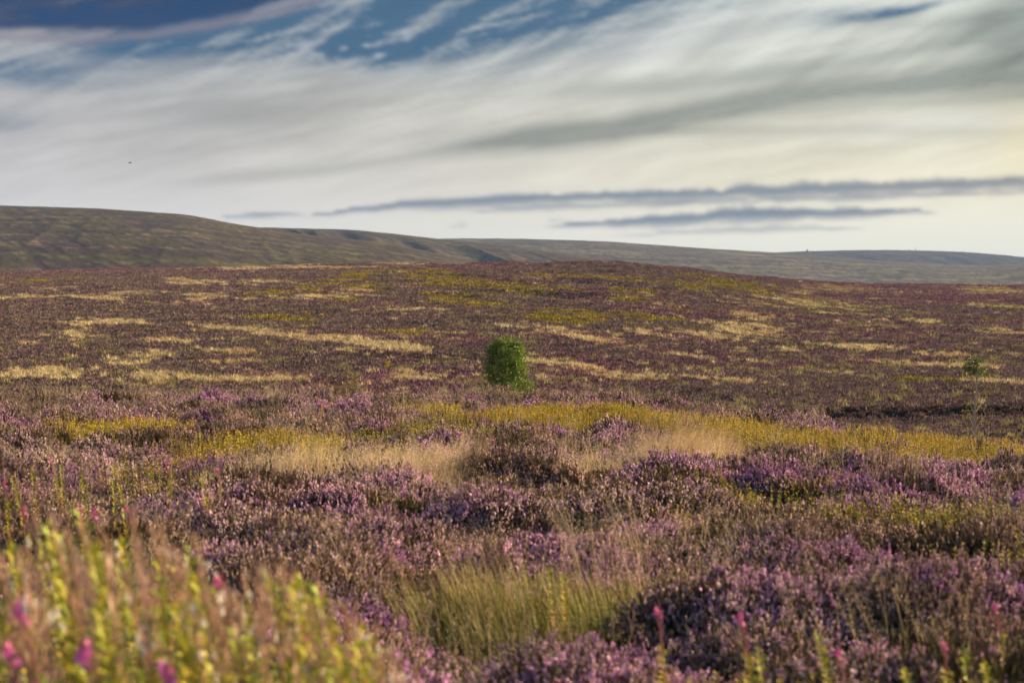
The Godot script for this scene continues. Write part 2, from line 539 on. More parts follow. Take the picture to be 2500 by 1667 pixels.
	if absf(az) < 90.0 and el < 40.0:
		var w2 := 0.55 * ck + 0.3 * ci
		blue += 1.1 * blob(az, el + w2, -1.8, 8.2, 4.6, 0.95, 0.13)
		blue += 1.0 * blob(az, el + w2, -5.0, 7.2, 3.2, 0.5, -0.05)
		blue += 1.3 * blob(az, el + w2 * 0.5, -9.0, 7.6, 3.4, 0.55, 0.1)
		blue += 1.1 * blob(az, el + w2 * 0.5, 10.9, 8.25, 1.6, 0.16, 0.2) + 0.5 * blob(az, el, 9.0, 8.2, 1.0, 0.12, 0.16)
		blue += 0.7 * blob(az, el + w2 * 0.5, -14.8, 6.5, 2.2, 0.4, -0.06)
		blue += 0.75 * blob(az, el + w2 * 0.3, -3.5, 8.1, 7.0, 1.05, 0.06)
		blue += 0.25 * blob(az, el, -15.0, 4.9, 1.0, 0.3, 0.1)
		blue += 0.9 * blob(az, el + w2, 2.0, 9.6, 5.0, 1.2, 0.16)
	blue = clampf(blue * clampf(1.0 - 0.5 * cj, 0.3, 1.3), 0.0, 1.6)
	var deep := Color(0.02, 0.095, 0.19).lerp(Color(0.06, 0.15, 0.29), sm(14.0, 50.0, el))
	blue = 1.0 - exp(-1.5 * blue * (1.0 + 0.8 * sm(9.0, 11.0, el)))
	if el < 12.0:
		blue *= clampf(1.0 - 1.0 * cx - 0.7 * cj, 0.5, 1.15)
	c = c.lerp(deep, clampf(blue * 1.1, 0.0, lerpf(0.92, 0.97, sm(8.8, 10.5, el))))
	if absf(az) < 90.0 and el < 40.0:
		c = c.lerp(Color(0.42, 0.46, 0.5), 0.7 * sm(0.05, 0.35, cj + 0.6 * rough) * blob(az, el, -3.8, 7.2, 2.6, 0.6, 0.0))
		# dark cloud bank over the left
		var lower := table([-40.0, -15.2, -12.6, -10.7, -7.2, -3.0], [7.1, 7.6, 7.55, 7.75, 8.35, 9.4], az) + 0.12 * ck + 0.05 * rough
		var dk := sm(-0.15, 0.26, el - lower) * (1.0 - sm(11.5, 15.0, el)) * (1.0 - sm(-6.0, 2.0, az)) * sm(-60.0, -38.0, az)
		var rim := exp(-pow((el - lower + 0.16) / 0.16, 2.0)) * (1.0 - sm(-7.0, -3.0, az)) * sm(-60.0, -38.0, az)
		c = c.lerp(Color(0.2, 0.18, 0.23), 0.75 * rim)
		c = c.lerp(Color(0.006, 0.03, 0.1), dk * clampf(0.97 - 0.2 * cj - 0.1 * rough, 0.0, 1.0))
		# low cloud banks near the hills
		c = low_bank(c, az, el, [-6.9, -3.3, 0.3, 4.0, 8.6, 15.2, 24.0], [2.15, 2.53, 2.72, 2.82, 2.98, 3.2, 3.5], [0.00, 0.19, 0.23, 0.27, 0.34, 0.30, 0.13], rough, cj, 0.95)
		c = low_bank(c, az, el, [-2.0, 0.0, 5.0, 9.0, 16.0], [2.3, 2.42, 2.6, 2.72, 2.95], [0.00, 0.12, 0.16, 0.13, 0.05], rough, cj, 0.6)
		c = low_bank(c, az, el, [0.7, 3.0, 6.6, 10.0, 13.3], [1.9, 2.02, 2.24, 2.3, 2.36], [0.00, 0.20, 0.33, 0.23, 0.00], rough, cj, 1.0)
		c = low_bank(c, az, el, [2.3, 5.0, 7.6, 11.0], [1.6, 1.7, 1.83, 1.86], [0.00, 0.09, 0.17, 0.00], rough, cj, 0.55)
		c = low_bank(c, az, el, [-9.3, -7.5, -5.7], [2.12, 2.22, 2.3], [0.00, 0.12, 0.00], rough, cj, 0.75)
		c = low_bank(c, az, el, [-2.0, -1.5, -0.9], [1.9, 1.92, 1.93], [0.00, 0.08, 0.00], rough, cj, 0.6)
		c = low_bank(c, az, el, [0.2, 1.2, 2.2], [1.98, 2.05, 2.1], [0.00, 0.07, 0.00], rough, cj, 0.35)
	# glow round the sun behind thin cloud
	c += Color(1.0, 0.78, 0.46) * (0.9 * exp((sunward - 1.0) * 30.0) + 0.1 * exp((sunward - 1.0) * 5.0))
	c.a = 1.0
	return c


func bar_at(az: float, el: float, xs: Array, ys: Array, thick: float) -> float:
	if az < xs[0] - 2.0:
		return 0.0
	var k := (el - table(xs, ys, az)) / thick
	return exp(-k * k) * sm(xs[0] - 2.0, xs[0] + 3.0, az)


func low_bank(c: Color, az: float, el: float, xs: Array, ys: Array, half: Array, rough: float, fine_streak: float, strength: float) -> Color:
	if az < xs[0] or az > xs[-1]:
		return c
	var w := table(xs, half, az) * 0.85
	var k := el - table(xs, ys, az)
	var puff := (0.65 * nz.get_noise_2d(az * 0.75, el * 0.8 + xs[0]) + 0.3 * nz.get_noise_2d(az * 1.9 + 30.0, el * 2.0)) * sm(-3.0, 5.0, az)
	var up := w * (0.9 + 1.1 * puff + 0.4 * nz.get_noise_2d(az * 0.3, 9.0 + xs[0]))
	var lowr := w * (1.3 + 0.9 * fine_streak + 0.6 * nz.get_noise_2d(az * 0.3, 2.0 + xs[0]))
	k += 0.05 * nz.get_noise_2d(az * 0.8, 7.0 + xs[0])
	var dens := 0.0
	if k > 0.0:
		dens = 1.0 - sm(0.2, 1.15, k / maxf(up, 0.01))
	else:
		dens = 1.0 - sm(0.0, 1.25, -k / maxf(lowr, 0.01))
	dens *= clampf(1.45 + 1.1 * fine_streak + 0.2 * rough, 0.4, 1.0) * sm(0.0, 0.07, w)
	var body := Color(0.115, 0.16, 0.225).lerp(Color(0.18, 0.185, 0.215), sm(6.0, 15.0, az) * 0.6)
	body = body.lerp(Color(0.38, 0.36, 0.38), clampf(-k / maxf(lowr, 0.01), 0.0, 1.0) * 0.5)
	return c.lerp(body, clampf(dens * strength, 0.0, 1.0) * 0.92)

# ---------------------------------------------------------------- plant shapes

func dir_up(tilt: float) -> Vector3:
	var p := rf(0, TAU)
	var q := rf(0.0, tilt)
	return Vector3(cos(p) * sin(q), cos(q), sin(p) * sin(q))


func side_dir() -> Vector3:
	var p := rf(0, TAU)
	return Vector3(cos(p), 0, sin(p))


func far_heather(petal: Color, twig: Color, share: float, n: int) -> Geo:
	# a knee-high tuft of heather as seen from fifty metres and more; unit radius
	var g := Geo.new()
	for i in n:
		var p := rf(0, TAU)
		var r := sqrt(rf(0, 1))
		var tip := Vector3(cos(p) * r, (0.95 - 0.55 * r * r) * rf(0.75, 1.1), sin(p) * r)
		var low := Vector3(tip.x * 0.72, tip.y * 0.35, tip.z * 0.72)
		var s := side_dir() * rf(0.07, 0.15)
		var c := petal if rf(0, 1) < share else twig
		c = c * rf(0.6, 1.4)
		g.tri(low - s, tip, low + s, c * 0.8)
		var m := low.lerp(tip, 0.5)
		var s2 := side_dir() * rf(0.05, 0.11)
		g.tri(m - s2, tip + Vector3(rf(-0.08, 0.08), rf(0, 0.1), rf(-0.08, 0.08)), m + s2, c)
	return g


func far_grass(col: Color, col2: Color, n: int, width: float) -> Geo:
	var g := Geo.new()
	for i in n:
		var p := side_dir() * rf(0, 0.8)
		var lean := side_dir() * rf(0.1, 0.5) + Vector3(-0.15, 0, 0)
		var h := rf(0.6, 1.1)
		var s := side_dir() * width * rf(0.7, 1.3)
		var c := col.lerp(col2, rf(0, 1)) * rf(0.8, 1.2)
		var m := p + Vector3(0, h * 0.6, 0) + lean * 0.35
		var t := p + Vector3(0, h, 0) + lean
		g.quad(p - s, p + s, m + s * 0.8, m - s * 0.8, c)
		g.tri(m - s * 0.8, t, m + s * 0.8, c)
	return g


func heather_bush(woody: Geo, bloom: Geo, n: int, r0: float, h0: float, petals: Array, share: float, leafy: Array) -> void:
	var off := rf(0, 500)
	for i in n:
		var p := rf(0, TAU)
		var q := sqrt(rf(0, 1))
		var r := r0 * (1.0 + 0.55 * nz.get_noise_2d(cos(p) * 0.9 + off, sin(p) * 0.9))
		var h := h0 * (1.0 + 0.5 * nz.get_noise_2d(cos(p) * q * 1.6 + off, sin(p) * q * 1.6 + 40.0))
		if rng.randi() % 14 == 0:
			h *= 1.15   # leggy shoots
		var tip := Vector3(cos(p) * q * r, h * sqrt(1.0 - 0.86 * q * q) * rf(0.8, 1.08), sin(p) * q * r)
		var root := Vector3(tip.x * 0.25 + rf(-0.02, 0.02), 0.0, tip.z * 0.25 + rf(-0.02, 0.02))
		var knee := root.lerp(tip, 0.62) + Vector3(tip.x * 0.1, h * 0.04, tip.z * 0.1)
		var s := side_dir()
		var leaf: Color = leafy[rng.randi() % leafy.size()]
		leaf = leaf * rf(0.6, 1.35)
		woody.strip(root, knee, 0.004, 0.003, s, Color(0.07, 0.045, 0.03))
		woody.strip(knee, tip, 0.003, 0.002, s, Color(0.1, 0.065, 0.04))
		for k in 6:   # short side twigs clad in tiny leaves
			var b := knee.lerp(tip, rf(-0.1, 0.8))
			var o := (dir_up(2.0) + (tip - root).normalized() * 0.5).normalized() * rf(0.013, 0.027)
			woody.tri(b - s * 0.006, b + o, b + s * 0.006, leaf)
			woody.tri(b - o.cross(s).normalized() * 0.006, b + o * 1.05, b + o.cross(s).normalized() * 0.006, leaf * 0.9)
		if rf(0, 1) < share:
			var ax := ((tip - knee).normalized() + dir_up(1.4) * 0.9).normalized()
			var pc: Color = petals[rng.randi() % petals.size()]
			pc = pc * rf(0.7, 1.3)
			for m in 3:
				var l := rf(0.012, 0.027)
				var base := tip - ax * rf(0.0, 0.045) + dir_up(PI) * rf(0.0, 0.016) * float(m > 0)
				var ax2 := (ax + dir_up(PI) * 0.5).normalized()
				bloom.spindle(base, base + ax2 * l, rf(0.0055, 0.009), pc * rf(0.75, 1.25))
				for k in 4:
					var b2 := base + ax2 * l * rf(0.1, 0.9)
					var o2 := (dir_up(1.7) + ax * 0.2).normalized() * rf(0.008, 0.015)
					var s3 := o2.cross(ax).normalized() * 0.005
					bloom.tri(b2 - s3, b2 + o2, b2 + s3, pc * rf(0.75, 1.4))
		else:
			for k in 3:
				var ax3 := ((tip - knee).normalized() + dir_up(0.7)).normalized()
				woody.tri(tip - s * 0.009, tip + ax3 * 0.035, tip + s * 0.009, leaf * 1.1)


func bilberry(n: int, cols: Array, tips: Array) -> Geo:
	var g := Geo.new()
	for i in n:
		var p := side_dir() * sqrt(rf(0, 1)) * 0.26
		var h := rf(0.17, 0.34)
		var lean := side_dir() * rf(0.0, 0.07)
		g.strip(p, p + lean + Vector3(0, h, 0), 0.003, 0.002, side_dir(), Color(0.1, 0.12, 0.04))
		for k in 26:
			var t := rf(0.25, 1.03)
			var b := p + lean * t + Vector3(0, h * t, 0)
			var o := (side_dir() + Vector3(0, rf(0.2, 1.1), 0)).normalized() * rf(0.013, 0.023)
			var s := o.cross(Vector3.UP).normalized() * rf(0.005, 0.008)
			var list: Array = tips if t > 0.72 and rf(0, 1) < 0.7 else cols
			var c: Color = list[rng.randi() % list.size()]
			c = c * rf(0.7, 1.25)
			var m := b + o * 0.5 + Vector3(0, 0.003, 0)
			g.tri(b, m - s, b + o, c)
			g.tri(b, b + o, m + s, c * 0.95)
	return g


func hair_grass(n: int, h0: float, h1: float, spread: float, lean: Vector3, straw: Color, head: Color, panicle: int) -> Geo:
	# wiry stalks that carry loose, glinting heads
	var g := Geo.new()
	for i in n:
		var p := side_dir() * sqrt(rf(0, 1)) * spread
		var h := rf(h0, h1)
		var bend := lean * rf(0.5, 1.3) * h + side_dir() * rf(0.02, 0.14)
		var s := side_dir()
		var w := rf(0.0009, 0.0016)
		var c := straw * rf(0.75, 1.25)
		var a := p
		for k in 3:
			var t := (k + 1) / 3.0
			var b := p + Vector3(0, h * t, 0) + bend * t * t
			g.strip(a, b, w * (1.1 - t * 0.3), w * (0.8 - t * 0.3), s, c)
			a = b
		for k in panicle:
			var t2 := rf(0.72, 1.0)
			var q := p + Vector3(0, h * t2, 0) + bend * t2 * t2
			var o := (side_dir() + Vector3(0, rf(0, 1.2), 0)) * rf(0.012, 0.045) * (1.25 - t2) * 2.2
			var l := dir_up(1.3) * rf(0.005, 0.009)
			var s2 := side_dir() * rf(0.0014, 0.003)
			g.tri(q + o - s2, q + o + l, q + o + s2, head * rf(0.7, 1.4))
	return g


func blades(n: int, h0: float, h1: float, spread: float, lean: Vector3, low: Color, high: Color, w: float) -> Geo:
	var g := Geo.new()
	for i in n:
		var p := side_dir() * sqrt(rf(0, 1)) * spread
		var h := rf(h0, h1)
		var bend := (lean + p * rf(0.2, 0.9)) * rf(0.5, 1.4) * h + side_dir() * rf(0.0, 0.1) * h
		var s := side_dir() * w * rf(0.7, 1.3)
		var k0 := rf(0.75, 1.25)
		var a := p
		for k in 4:
			var t := (k + 1) / 4.0
			var b := p + Vector3(0, h * t * (1.0 - 0.12 * t), 0) + bend * t * t
			var c := low.lerp(high, clampf(t * 1.2 - 0.25 + rf(-0.1, 0.1), 0, 1)) * k0
			if k < 3:
				g.strip(a, b, 1.05 - t * 0.5, 0.85 - t * 0.5, s, c)
			else:
				g.tri(a - s * 0.4, b, a + s * 0.4, c)
			a = b
	return g


# ---------------------------------------------------------------- the far side of the valley

func build_slope_cover() -> void:
	var petal := Color(0.37, 0.28, 0.29)
	var twig := Color(0.24, 0.2, 0.155)
	var kinds := []   # mesh, herd, label
	for k in 3:
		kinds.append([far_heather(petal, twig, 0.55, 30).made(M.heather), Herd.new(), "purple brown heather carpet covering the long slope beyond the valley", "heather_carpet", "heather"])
	for k in 2:
		kinds.append([far_grass(Color(0.54, 0.47, 0.29), Color(0.43, 0.37, 0.21), 26, 0.05).made(M.grass), Herd.new(), "straw coloured bent grass in streaks on the slope beyond the valley", "bent_grass", "grass"])
	kinds.append([far_heather(Color(0.46, 0.38, 0.06), Color(0.28, 0.25, 0.06), 0.6, 26).made(M.heather), Herd.new(), "yellow green bilberry and moss streaking the middle of the far slope", "moss_cover", "moss"])
	kinds.append([far_grass(Color(0.3, 0.27, 0.1), Color(0.2, 0.21, 0.08), 24, 0.05).made(M.grass), Herd.new(), "olive green rushes in the damp hollows of the far slope", "rushes", "rushes"])
	var d := 44.0
	while d < 338.0:
		var step := clampf(d * 0.0042, 0.27, 0.85)
		var st := active(STRAW, d)
		var ms := active(MOSS, d)
		var half := 0.325 * d + 2.0
		var n := int(2.0 * half / step)
		for i in n:
			var x := -half + (i + rf(0, 1)) * step
			var dd := d + rf(-0.5, 0.5) * step
			if dd < edge_d(x) + 3.0:
				continue
			var a := x / dd
			var ac := x * 0.93 + dd * 0.36
			var al := dd * 0.93 - x * 0.36
			var s := slope_noise(x, dd)
			var big := nz.get_noise_2d(x / 40.0 + 5.0, dd / 60.0)
			var streak := nz.get_noise_2d(ac / 4.5 + 20.0, al / 30.0) + 0.32 * fine.get_noise_2d(ac / 1.3, al / 9.0)
			var straw := patch(st, x, dd) * 0.9 + s * 0.5 + streak * 1.0 - 0.1
			var moss := patch(ms, x, dd) * 0.75 + s * 0.5 + streak * 1.1 + 0.05
			var p := on_ground(x, dd, -0.02)
			var stray := rf(0, 1)
			var k := 0.5 + 0.5 * nz.get_noise_2d(x / 3.0 + 200.0, dd / 3.0)
			if rf(0, 1) < 0.75 * pow(sm(-0.1, 0.6, straw), 1.2) or stray < 0.004 + 0.04 * sm(0.1, 0.5, big + s * 0.6):
				if true:
					var reddish := sm(0.1, 0.4, nz.get_noise_2d(x / 12.0 + 31.0, dd / 15.0))
					var tint := Color(1, 1, 1).lerp(Color(0.85, 0.68, 0.75), reddish * 0.8) * rf(0.75, 1.2)
					var olive := sm(0.08, 0.16, a) * sm(110.0, 160.0, dd) * (1.0 - sm(300.0, 320.0, dd)) * 0.6
					if rf(0, 1) < olive:
						kinds[6][1].add(p, rf(0, TAU), Vector3(step, rf(0.2, 0.36), step), tint)
					else:
						kinds[3 + rng.randi() % 2][1].add(p, rf(0, TAU), Vector3(step, rf(0.14, 0.3) + step * 0.08, step), tint)
					continue
			if rf(0, 1) < 0.85 * pow(sm(-0.2, 0.5, moss), 1.3):
				var t2 := Color(1.1, 1.0, 0.9).lerp(Color(0.75, 0.85, 0.8), rf(0, 1)) * rf(0.55, 1.2)
				kinds[5][1].add(p, rf(0, TAU), Vector3(step * 0.8, rf(0.16, 0.3) + step * 0.12, step * 0.8), t2)
				continue
			if rf(0, 1) < 0.03 + 0.2 * sm(0.25, 0.5, nz.get_noise_2d(x / 15.0 - 77.0, dd / 12.0)):
				kinds[6][1].add(p, rf(0, TAU), Vector3(step, rf(0.2, 0.34), step), lin(0.9, 0.9, 0.9, 0.2))
				continue
			var pink := sm(0.0, 0.5, big + 0.35 * s + 0.5 * sm(0.1, 0.2, a) * sm(170.0, 250.0, dd) + 0.25 * sm(260.0, 320.0, dd))
			var tn := Color(0.69, 0.65, 0.68).lerp(Color(0.78, 0.56, 0.77), pink) * rf(0.7, 1.2) * (0.8 + 0.4 * k)
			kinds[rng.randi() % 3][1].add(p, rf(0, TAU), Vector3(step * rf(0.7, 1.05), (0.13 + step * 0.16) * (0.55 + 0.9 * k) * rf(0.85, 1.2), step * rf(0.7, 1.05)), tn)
		d += step
	for q in kinds:
		stuff(q[3], q[0], q[1], q[2], q[4])


# ---------------------------------------------------------------- the near plateau

const BERRY := [[-0.8, 34.0, 3.0, 34.5, 3.4], [2.4, 32.5, 5.0, 30.5, 3.4], [4.2, 30.5, 8.4, 25.5, 3.6], [-7.2, 30.0, -5.0, 30.0, 2.2], [-4.4, 26.0, -2.4, 25.2, 1.9], [0.7, 8.9, 1.3, 9.1, 0.5], [-2.2, 36.5, -0.8, 36.0, 1.6]]
const GREEN := [[2.5, 18.6, 4.9, 17.4, 1.1], [2.6, 12.8, 3.6, 13.2, 0.5], [1.5, 19.0, 2.5, 18.6, 0.6], [-2.6, 28.5, -0.4, 29.5, 2.4], [-1.9, 23.8, -1.0, 24.0, 0.8], [3.3, 16.0, 4.6, 15.6, 0.9], [-4.2, 20.5, -3.2, 20.7, 0.9], [1.9, 35.8, 2.7, 35.6, 0.8]]
const PALE := [[-2.3, 21.5, -0.4, 21.3, 1.1], [1.25, 24.0, 2.7, 24.0, 1.1], [-3.2, 20.0, -2.2, 21.0, 1.2], [0.4, 22.4, 1.6, 22.8, 0.8]]

func in_frame(x: float, d: float) -> bool:
	return absf(x / d) < 0.262


const ROWS := [["nearest the camera", 0.0, 10.6], ["level with the green rush tussock", 10.6, 14.2], ["just behind the rush tussock", 14.2, 18.2], ["just before the pale grass", 18.2, 21.5], ["level with the pale grass", 21.5, 26.0], ["behind the pale grass", 26.0, 31.0], ["along the brow", 31.0, 60.0]]

func ordinal(k: int) -> String:
	var ones := ["", "first", "second", "third", "fourth", "fifth", "sixth", "seventh", "eighth", "ninth", "tenth", "eleventh", "twelfth", "thirteenth", "fourteenth", "fifteenth", "sixteenth", "seventeenth", "eighteenth", "nineteenth"]
	if k < 20:
		return ones[k]
	var tens := ["", "", "twenty", "thirty", "forty", "fifty", "sixty", "seventy"]
	var tieth := ["", "", "twentieth", "thirtieth", "fortieth", "fiftieth", "sixtieth", "seventieth"]
	return tieth[k / 10] if k % 10 == 0 else tens[k / 10] + "-" + ones[k % 10]


func build_plateau_cover() -> void:
	var mauve := [Color(0.61, 0.4, 0.55), Color(0.69, 0.53, 0.61), Color(0.46, 0.29, 0.46), Color(0.63, 0.5, 0.51), Color(0.42, 0.34, 0.3)]
	var bright := [Color(0.6, 0.34, 0.58), Color(0.68, 0.46, 0.64), Color(0.48, 0.26, 0.5), Color(0.64, 0.42, 0.56)]
	var faded := [Color(0.46, 0.34, 0.3), Color(0.55, 0.43, 0.37), Color(0.36, 0.26, 0.21), Color(0.58, 0.42, 0.45)]
	var green := [Color(0.1, 0.095, 0.045), Color(0.09, 0.07, 0.04), Color(0.13, 0.115, 0.05)]
	var brown := [Color(0.25, 0.19, 0.14), Color(0.2, 0.15, 0.11), Color(0.16, 0.135, 0.085)]
	var specs := [["mauve flowering", 560, 0.36, 0.32, mauve, 0.7, green], ["bright mauve dense", 640, 0.4, 0.3, bright, 0.92, green], ["fading pink brown", 540, 0.36, 0.31, faded, 0.7, brown], ["dull brown", 520, 0.34, 0.32, faded, 0.4, brown], ["dark green", 520, 0.36, 0.28, mauve, 0.0, green]]
	var masters := []
	var herds := []
	var meshes := []
	for s in specs:
		var w := Geo.new()
		var b := Geo.new()
		heather_bush(w, b, s[1], s[2], s[3], s[4], s[5], s[6])
		# wide cushions for the bushes that stand out, with sprigs of the same size
		var cw := Geo.new()
		var cb := Geo.new()
		heather_bush(cw, cb, int(s[1] * 1.8), s[2] * 1.42, s[3] * 1.08, s[4], s[5], s[6])
		masters.append([cw.made(M.heather), cb.made(M.heather) if s[5] > 0.0 else null])
		meshes.append(b.put(w.made(M.heather), M.heather) if s[5] > 0.0 else w.made(M.heather))
		herds.append(Herd.new())
	var yellow := [Color(0.56, 0.44, 0.05), Color(0.44, 0.38, 0.045), Color(0.62, 0.46, 0.06)]
	var orange := [Color(0.64, 0.5, 0.06), Color(0.56, 0.33, 0.05), Color(0.66, 0.58, 0.07)]
	var leafg := [Color(0.11, 0.15, 0.03), Color(0.15, 0.18, 0.035), Color(0.08, 0.11, 0.025)]
	var berry := [[bilberry(26, yellow, orange).made(M.leaf), Herd.new()], [bilberry(26, leafg, yellow).made(M.leaf), Herd.new()], [bilberry(26, yellow, yellow).made(M.leaf), Herd.new()]]
	var lean := Vector3(-0.12, 0, 0.05)
	var hair := [[hair_grass(16, 0.35, 0.62, 0.22, lean, Color(0.42, 0.33, 0.2), Color(0.66, 0.56, 0.42), 22).made(M.grass), Herd.new()], [hair_grass(9, 0.4, 0.75, 0.25, Vector3(0.22, 0, 0), Color(0.5, 0.41, 0.26), Color(0.7, 0.6, 0.46), 26).made(M.grass), Herd.new()], [blades(34, 0.2, 0.42, 0.16, lean, Color(0.2, 0.16, 0.06), Color(0.46, 0.34, 0.17), 0.0022).made(M.grass), Herd.new()]]
	var wisps := [hair_grass(70, 0.34, 0.6, 0.34, Vector3(0.08, 0, 0), Color(0.6, 0.48, 0.29), Color(0.78, 0.67, 0.48), 20).made(M.grass), Herd.new()]
	var fresh := [blades(26, 0.18, 0.4, 0.14, lean, Color(0.1, 0.13, 0.03), Color(0.2, 0.22, 0.06), 0.003).made(M.grass), Herd.new()]
	var singles := []
	var d := 4.6
	while d < 60.0:
		var step := 0.27
		if d > 24.0:
			step = 0.3
		var half := 0.35 * d + 2.4
		var n := int(2.0 * half / step)
		for i in n:
			var x := -half + (i + rf(0, 1)) * step
			var dd := d + rf(-0.5, 0.5) * step
			if dd > edge_d(x) + 7.0:
				continue
			var p := on_ground(x, dd, -0.03)
			var big := nz.get_noise_2d(x / 2.4 + 11.0, dd / 2.4)
			var mid := nz.get_noise_2d(x / 1.3 + 61.0, dd / 1.3)
			var f := fine.get_noise_2d(x / 0.6, dd / 0.6)
			var bb := patch(BERRY, x, dd) + 0.9 * mid + 0.4 * f + 0.16
			var gg := patch(GREEN, x, dd) + 0.6 * mid
			var pp := patch(PALE, x, dd) + 0.45 * mid
			var here := rf(0, 1)
			if bb > 0.3 and here < 0.88:
				var kind := 0 if big + 0.4 * f > -0.1 or dd < 33.0 and x > 2.0 else 2
				berry[kind][1].add(p, rf(0, TAU), Vector3.ONE * rf(0.95, 1.45), lin(1, 1, 1, 0.2))
				if here < 0.55:
					berry[kind][1].add(on_ground(x + rf(-0.13, 0.13), dd + rf(-0.13, 0.13), -0.03), rf(0, TAU), Vector3.ONE * rf(0.95, 1.45), lin(1, 1, 1, 0.2))
				if here < 0.88:
					continue
			elif gg > 0.1 and here < 0.6:
				berry[1][1].add(p, rf(0, TAU), Vector3.ONE * rf(1.1, 1.7), lin(1, 1, 1, 0.25))
				if here < 0.3:
					fresh[1].add(p, rf(0, TAU), Vector3.ONE * rf(0.9, 1.5), lin(1, 1, 1, 0.2))
				if here < 0.4:
					continue
			elif here < 0.05:
				berry[rng.randi() % 3][1].add(p, rf(0, TAU), Vector3.ONE * rf(0.8, 1.2), lin(1, 1, 1, 0.2))
			if rf(0, 1) < 0.8 * sm(0.0, 0.6, pp):
				wisps[1].add(p, rf(-0.8, 0.8), Vector3.ONE * rf(0.6, 1.2), lin(1, 1, 1, 0.25))
				if rf(0, 1) < 0.6:
					continue
			# grass among the heather
			var gr := nz.get_noise_2d(x / 2.6 - 40.0, dd / 2.6)
			if rf(0, 1) < 0.06 + 0.4 * sm(0.0, 0.35, gr):
				hair[int(rf(0, 1) < 0.65)][1].add(p, rf(0, TAU), Vector3.ONE * rf(0.65, 1.1), lin(1, 1, 1, 0.25))
			if rf(0, 1) < 0.03 + 0.15 * sm(0.0, 0.4, gr):
				hair[2][1].add(p, rf(0, TAU), Vector3.ONE * rf(0.8, 1.4), lin(1, 1, 1, 0.25))
			if rf(0, 1) < 0.05:
				fresh[1].add(p, rf(0, TAU), Vector3.ONE * rf(0.7, 1.1), lin(1, 1, 1, 0.25))
			if pow((x - 0.15) / 0.95, 2.0) + pow((dd - 12.5) / 0.75, 2.0) < 1.0 or (absf(x - 0.15) < 0.95 and dd > 11.1 and dd < 12.6):
				continue
			# heather in mounds, with dark gaps between them
			if mid < -0.19 and rf(0, 1) < 0.8:
				continue
			var v := 3
			var roll := big * 1.1 + f * 0.45 + rf(-0.25, 0.25)
			if roll > 0.1:
				v = 1 if roll > 0.32 else 0
			elif roll > -0.2:
				v = 2
			elif roll < -0.48:
				v = 4
			var sc := rf(0.72, 1.1) * (1.0 + 0.6 * mid + 0.15 * big)
			var tall := sc * rf(0.85, 1.1) * (1.0 + 0.5 * maxf(0.0, mid))
			var tint := Color(1, 1, 1).lerp(Color(1.0, 0.88, 1.06), sm(0.0, 0.5, big)) * rf(0.75, 1.25)
			if in_frame(x, dd) and sc > 1.02 and singles.size() < 2000 and dd > 7.5 and dd < edge_d(x) + 1.0 and absf(x + 1.6) > 1.4 * float(dd < 8.6):
				var pick := v if v < 2 or rf(0, 1) < 0.72 else rng.randi() % 2
				singles.append([x, dd, pick, Vector3(sc, minf(tall, 1.35), sc) * 0.92, sc * rf(0.9, 1.1) / dd])
			else:
				herds[v].add(p, rf(0, TAU), Vector3(sc, tall * 0.85, sc), tint, Vector2(rf(-0.12, 0.12), rf(-0.12, 0.12)))
		d += step
	# the largest mounds are bushes of their own; the rest joins the carpet
	singles.sort_custom(func(a, b): return a[4] > b[4])
	for k in range(260, singles.size()):
		var q = singles[k]
		herds[q[2]].add(on_ground(q[0], q[1], -0.03), rf(0, TAU), q[3], lin(1, 1, 1, 0.2))
	singles = singles.slice(0, 260)
	singles.sort_custom(func(a, b): return a[0] / a[1] < b[0] / b[1])
	var roots := []
	for k in 5:
		roots.append(null)
	var counted := {}
	for q in singles:
		var row := ""
		for r in ROWS:
			if q[1] >= r[1] and q[1] < r[2]:
				row = r[0]
		var key := "%s %d" % [row, q[2]]
		counted[key] = counted.get(key, 0) + 1
		var label := "%s heather bush, %s such from the left %s" % [specs[q[2]][0], ordinal(counted[key]), row]
		var o: Node3D
		if roots[q[2]] == null:
			o = thing("heather_bush", label, "heather", Vector3.ZERO, "heather bushes on the near plateau")
			part("twigs", masters[q[2]][0], o)
			if q[2] != 4:
				part("flowers", masters[q[2]][1], o)
			roots[q[2]] = o
		else:
			o = copy(roots[q[2]], Vector3.ZERO, 0, 1, label, "heather_bush")
		o.position = on_ground(q[0], q[1], -0.03)
		o.rotation.y = rf(0, TAU)
		o.scale = q[3]
	for k in 5:
		stuff("heather", meshes[k], herds[k], "%s heather growing as a carpet over the near plateau" % specs[k][0], "heather")
	var bl := ["orange tipped bilberry in low drifts along the brow and among the heather", "dark green bilberry in low patches among the near heather", "yellow green bilberry in low drifts on the near plateau"]
	for k in 3:
		stuff("bilberry", berry[k][0], berry[k][1], bl[k], "bilberry")
	var hl := ["thin upright wavy hair grass scattered among the near heather", "taller leaning hair grass scattered among the near heather", "short tan grass blades between the near heather bushes"]
	for k in 3:
		stuff("hair_grass", hair[k][0], hair[k][1], hl[k], "grass")
	stuff("pale_grass", wisps[0], wisps[1], "bleached feathery grass in pale drifts on the near plateau", "grass")
	stuff("green_grass", fresh[0], fresh[1], "short fresh green grass between the near heather bushes", "grass")

# ---------------------------------------------------------------- trees

func leaf_at(g: Geo, b: Vector3, l: float, w: float, col: Color) -> void:
	var o := (side_dir() + Vector3(0, rf(-0.5, 0.9), 0)).normalized() * l
	var s := o.cross(dir_up(1.2)).normalized() * w
	var fold := s.cross(o).normalized() * w * 0.35
	var m := b + o * 0.5
	g.tri(b, m - s + fold, b + o, col)
	g.tri(b, b + o, m + s + fold, col)


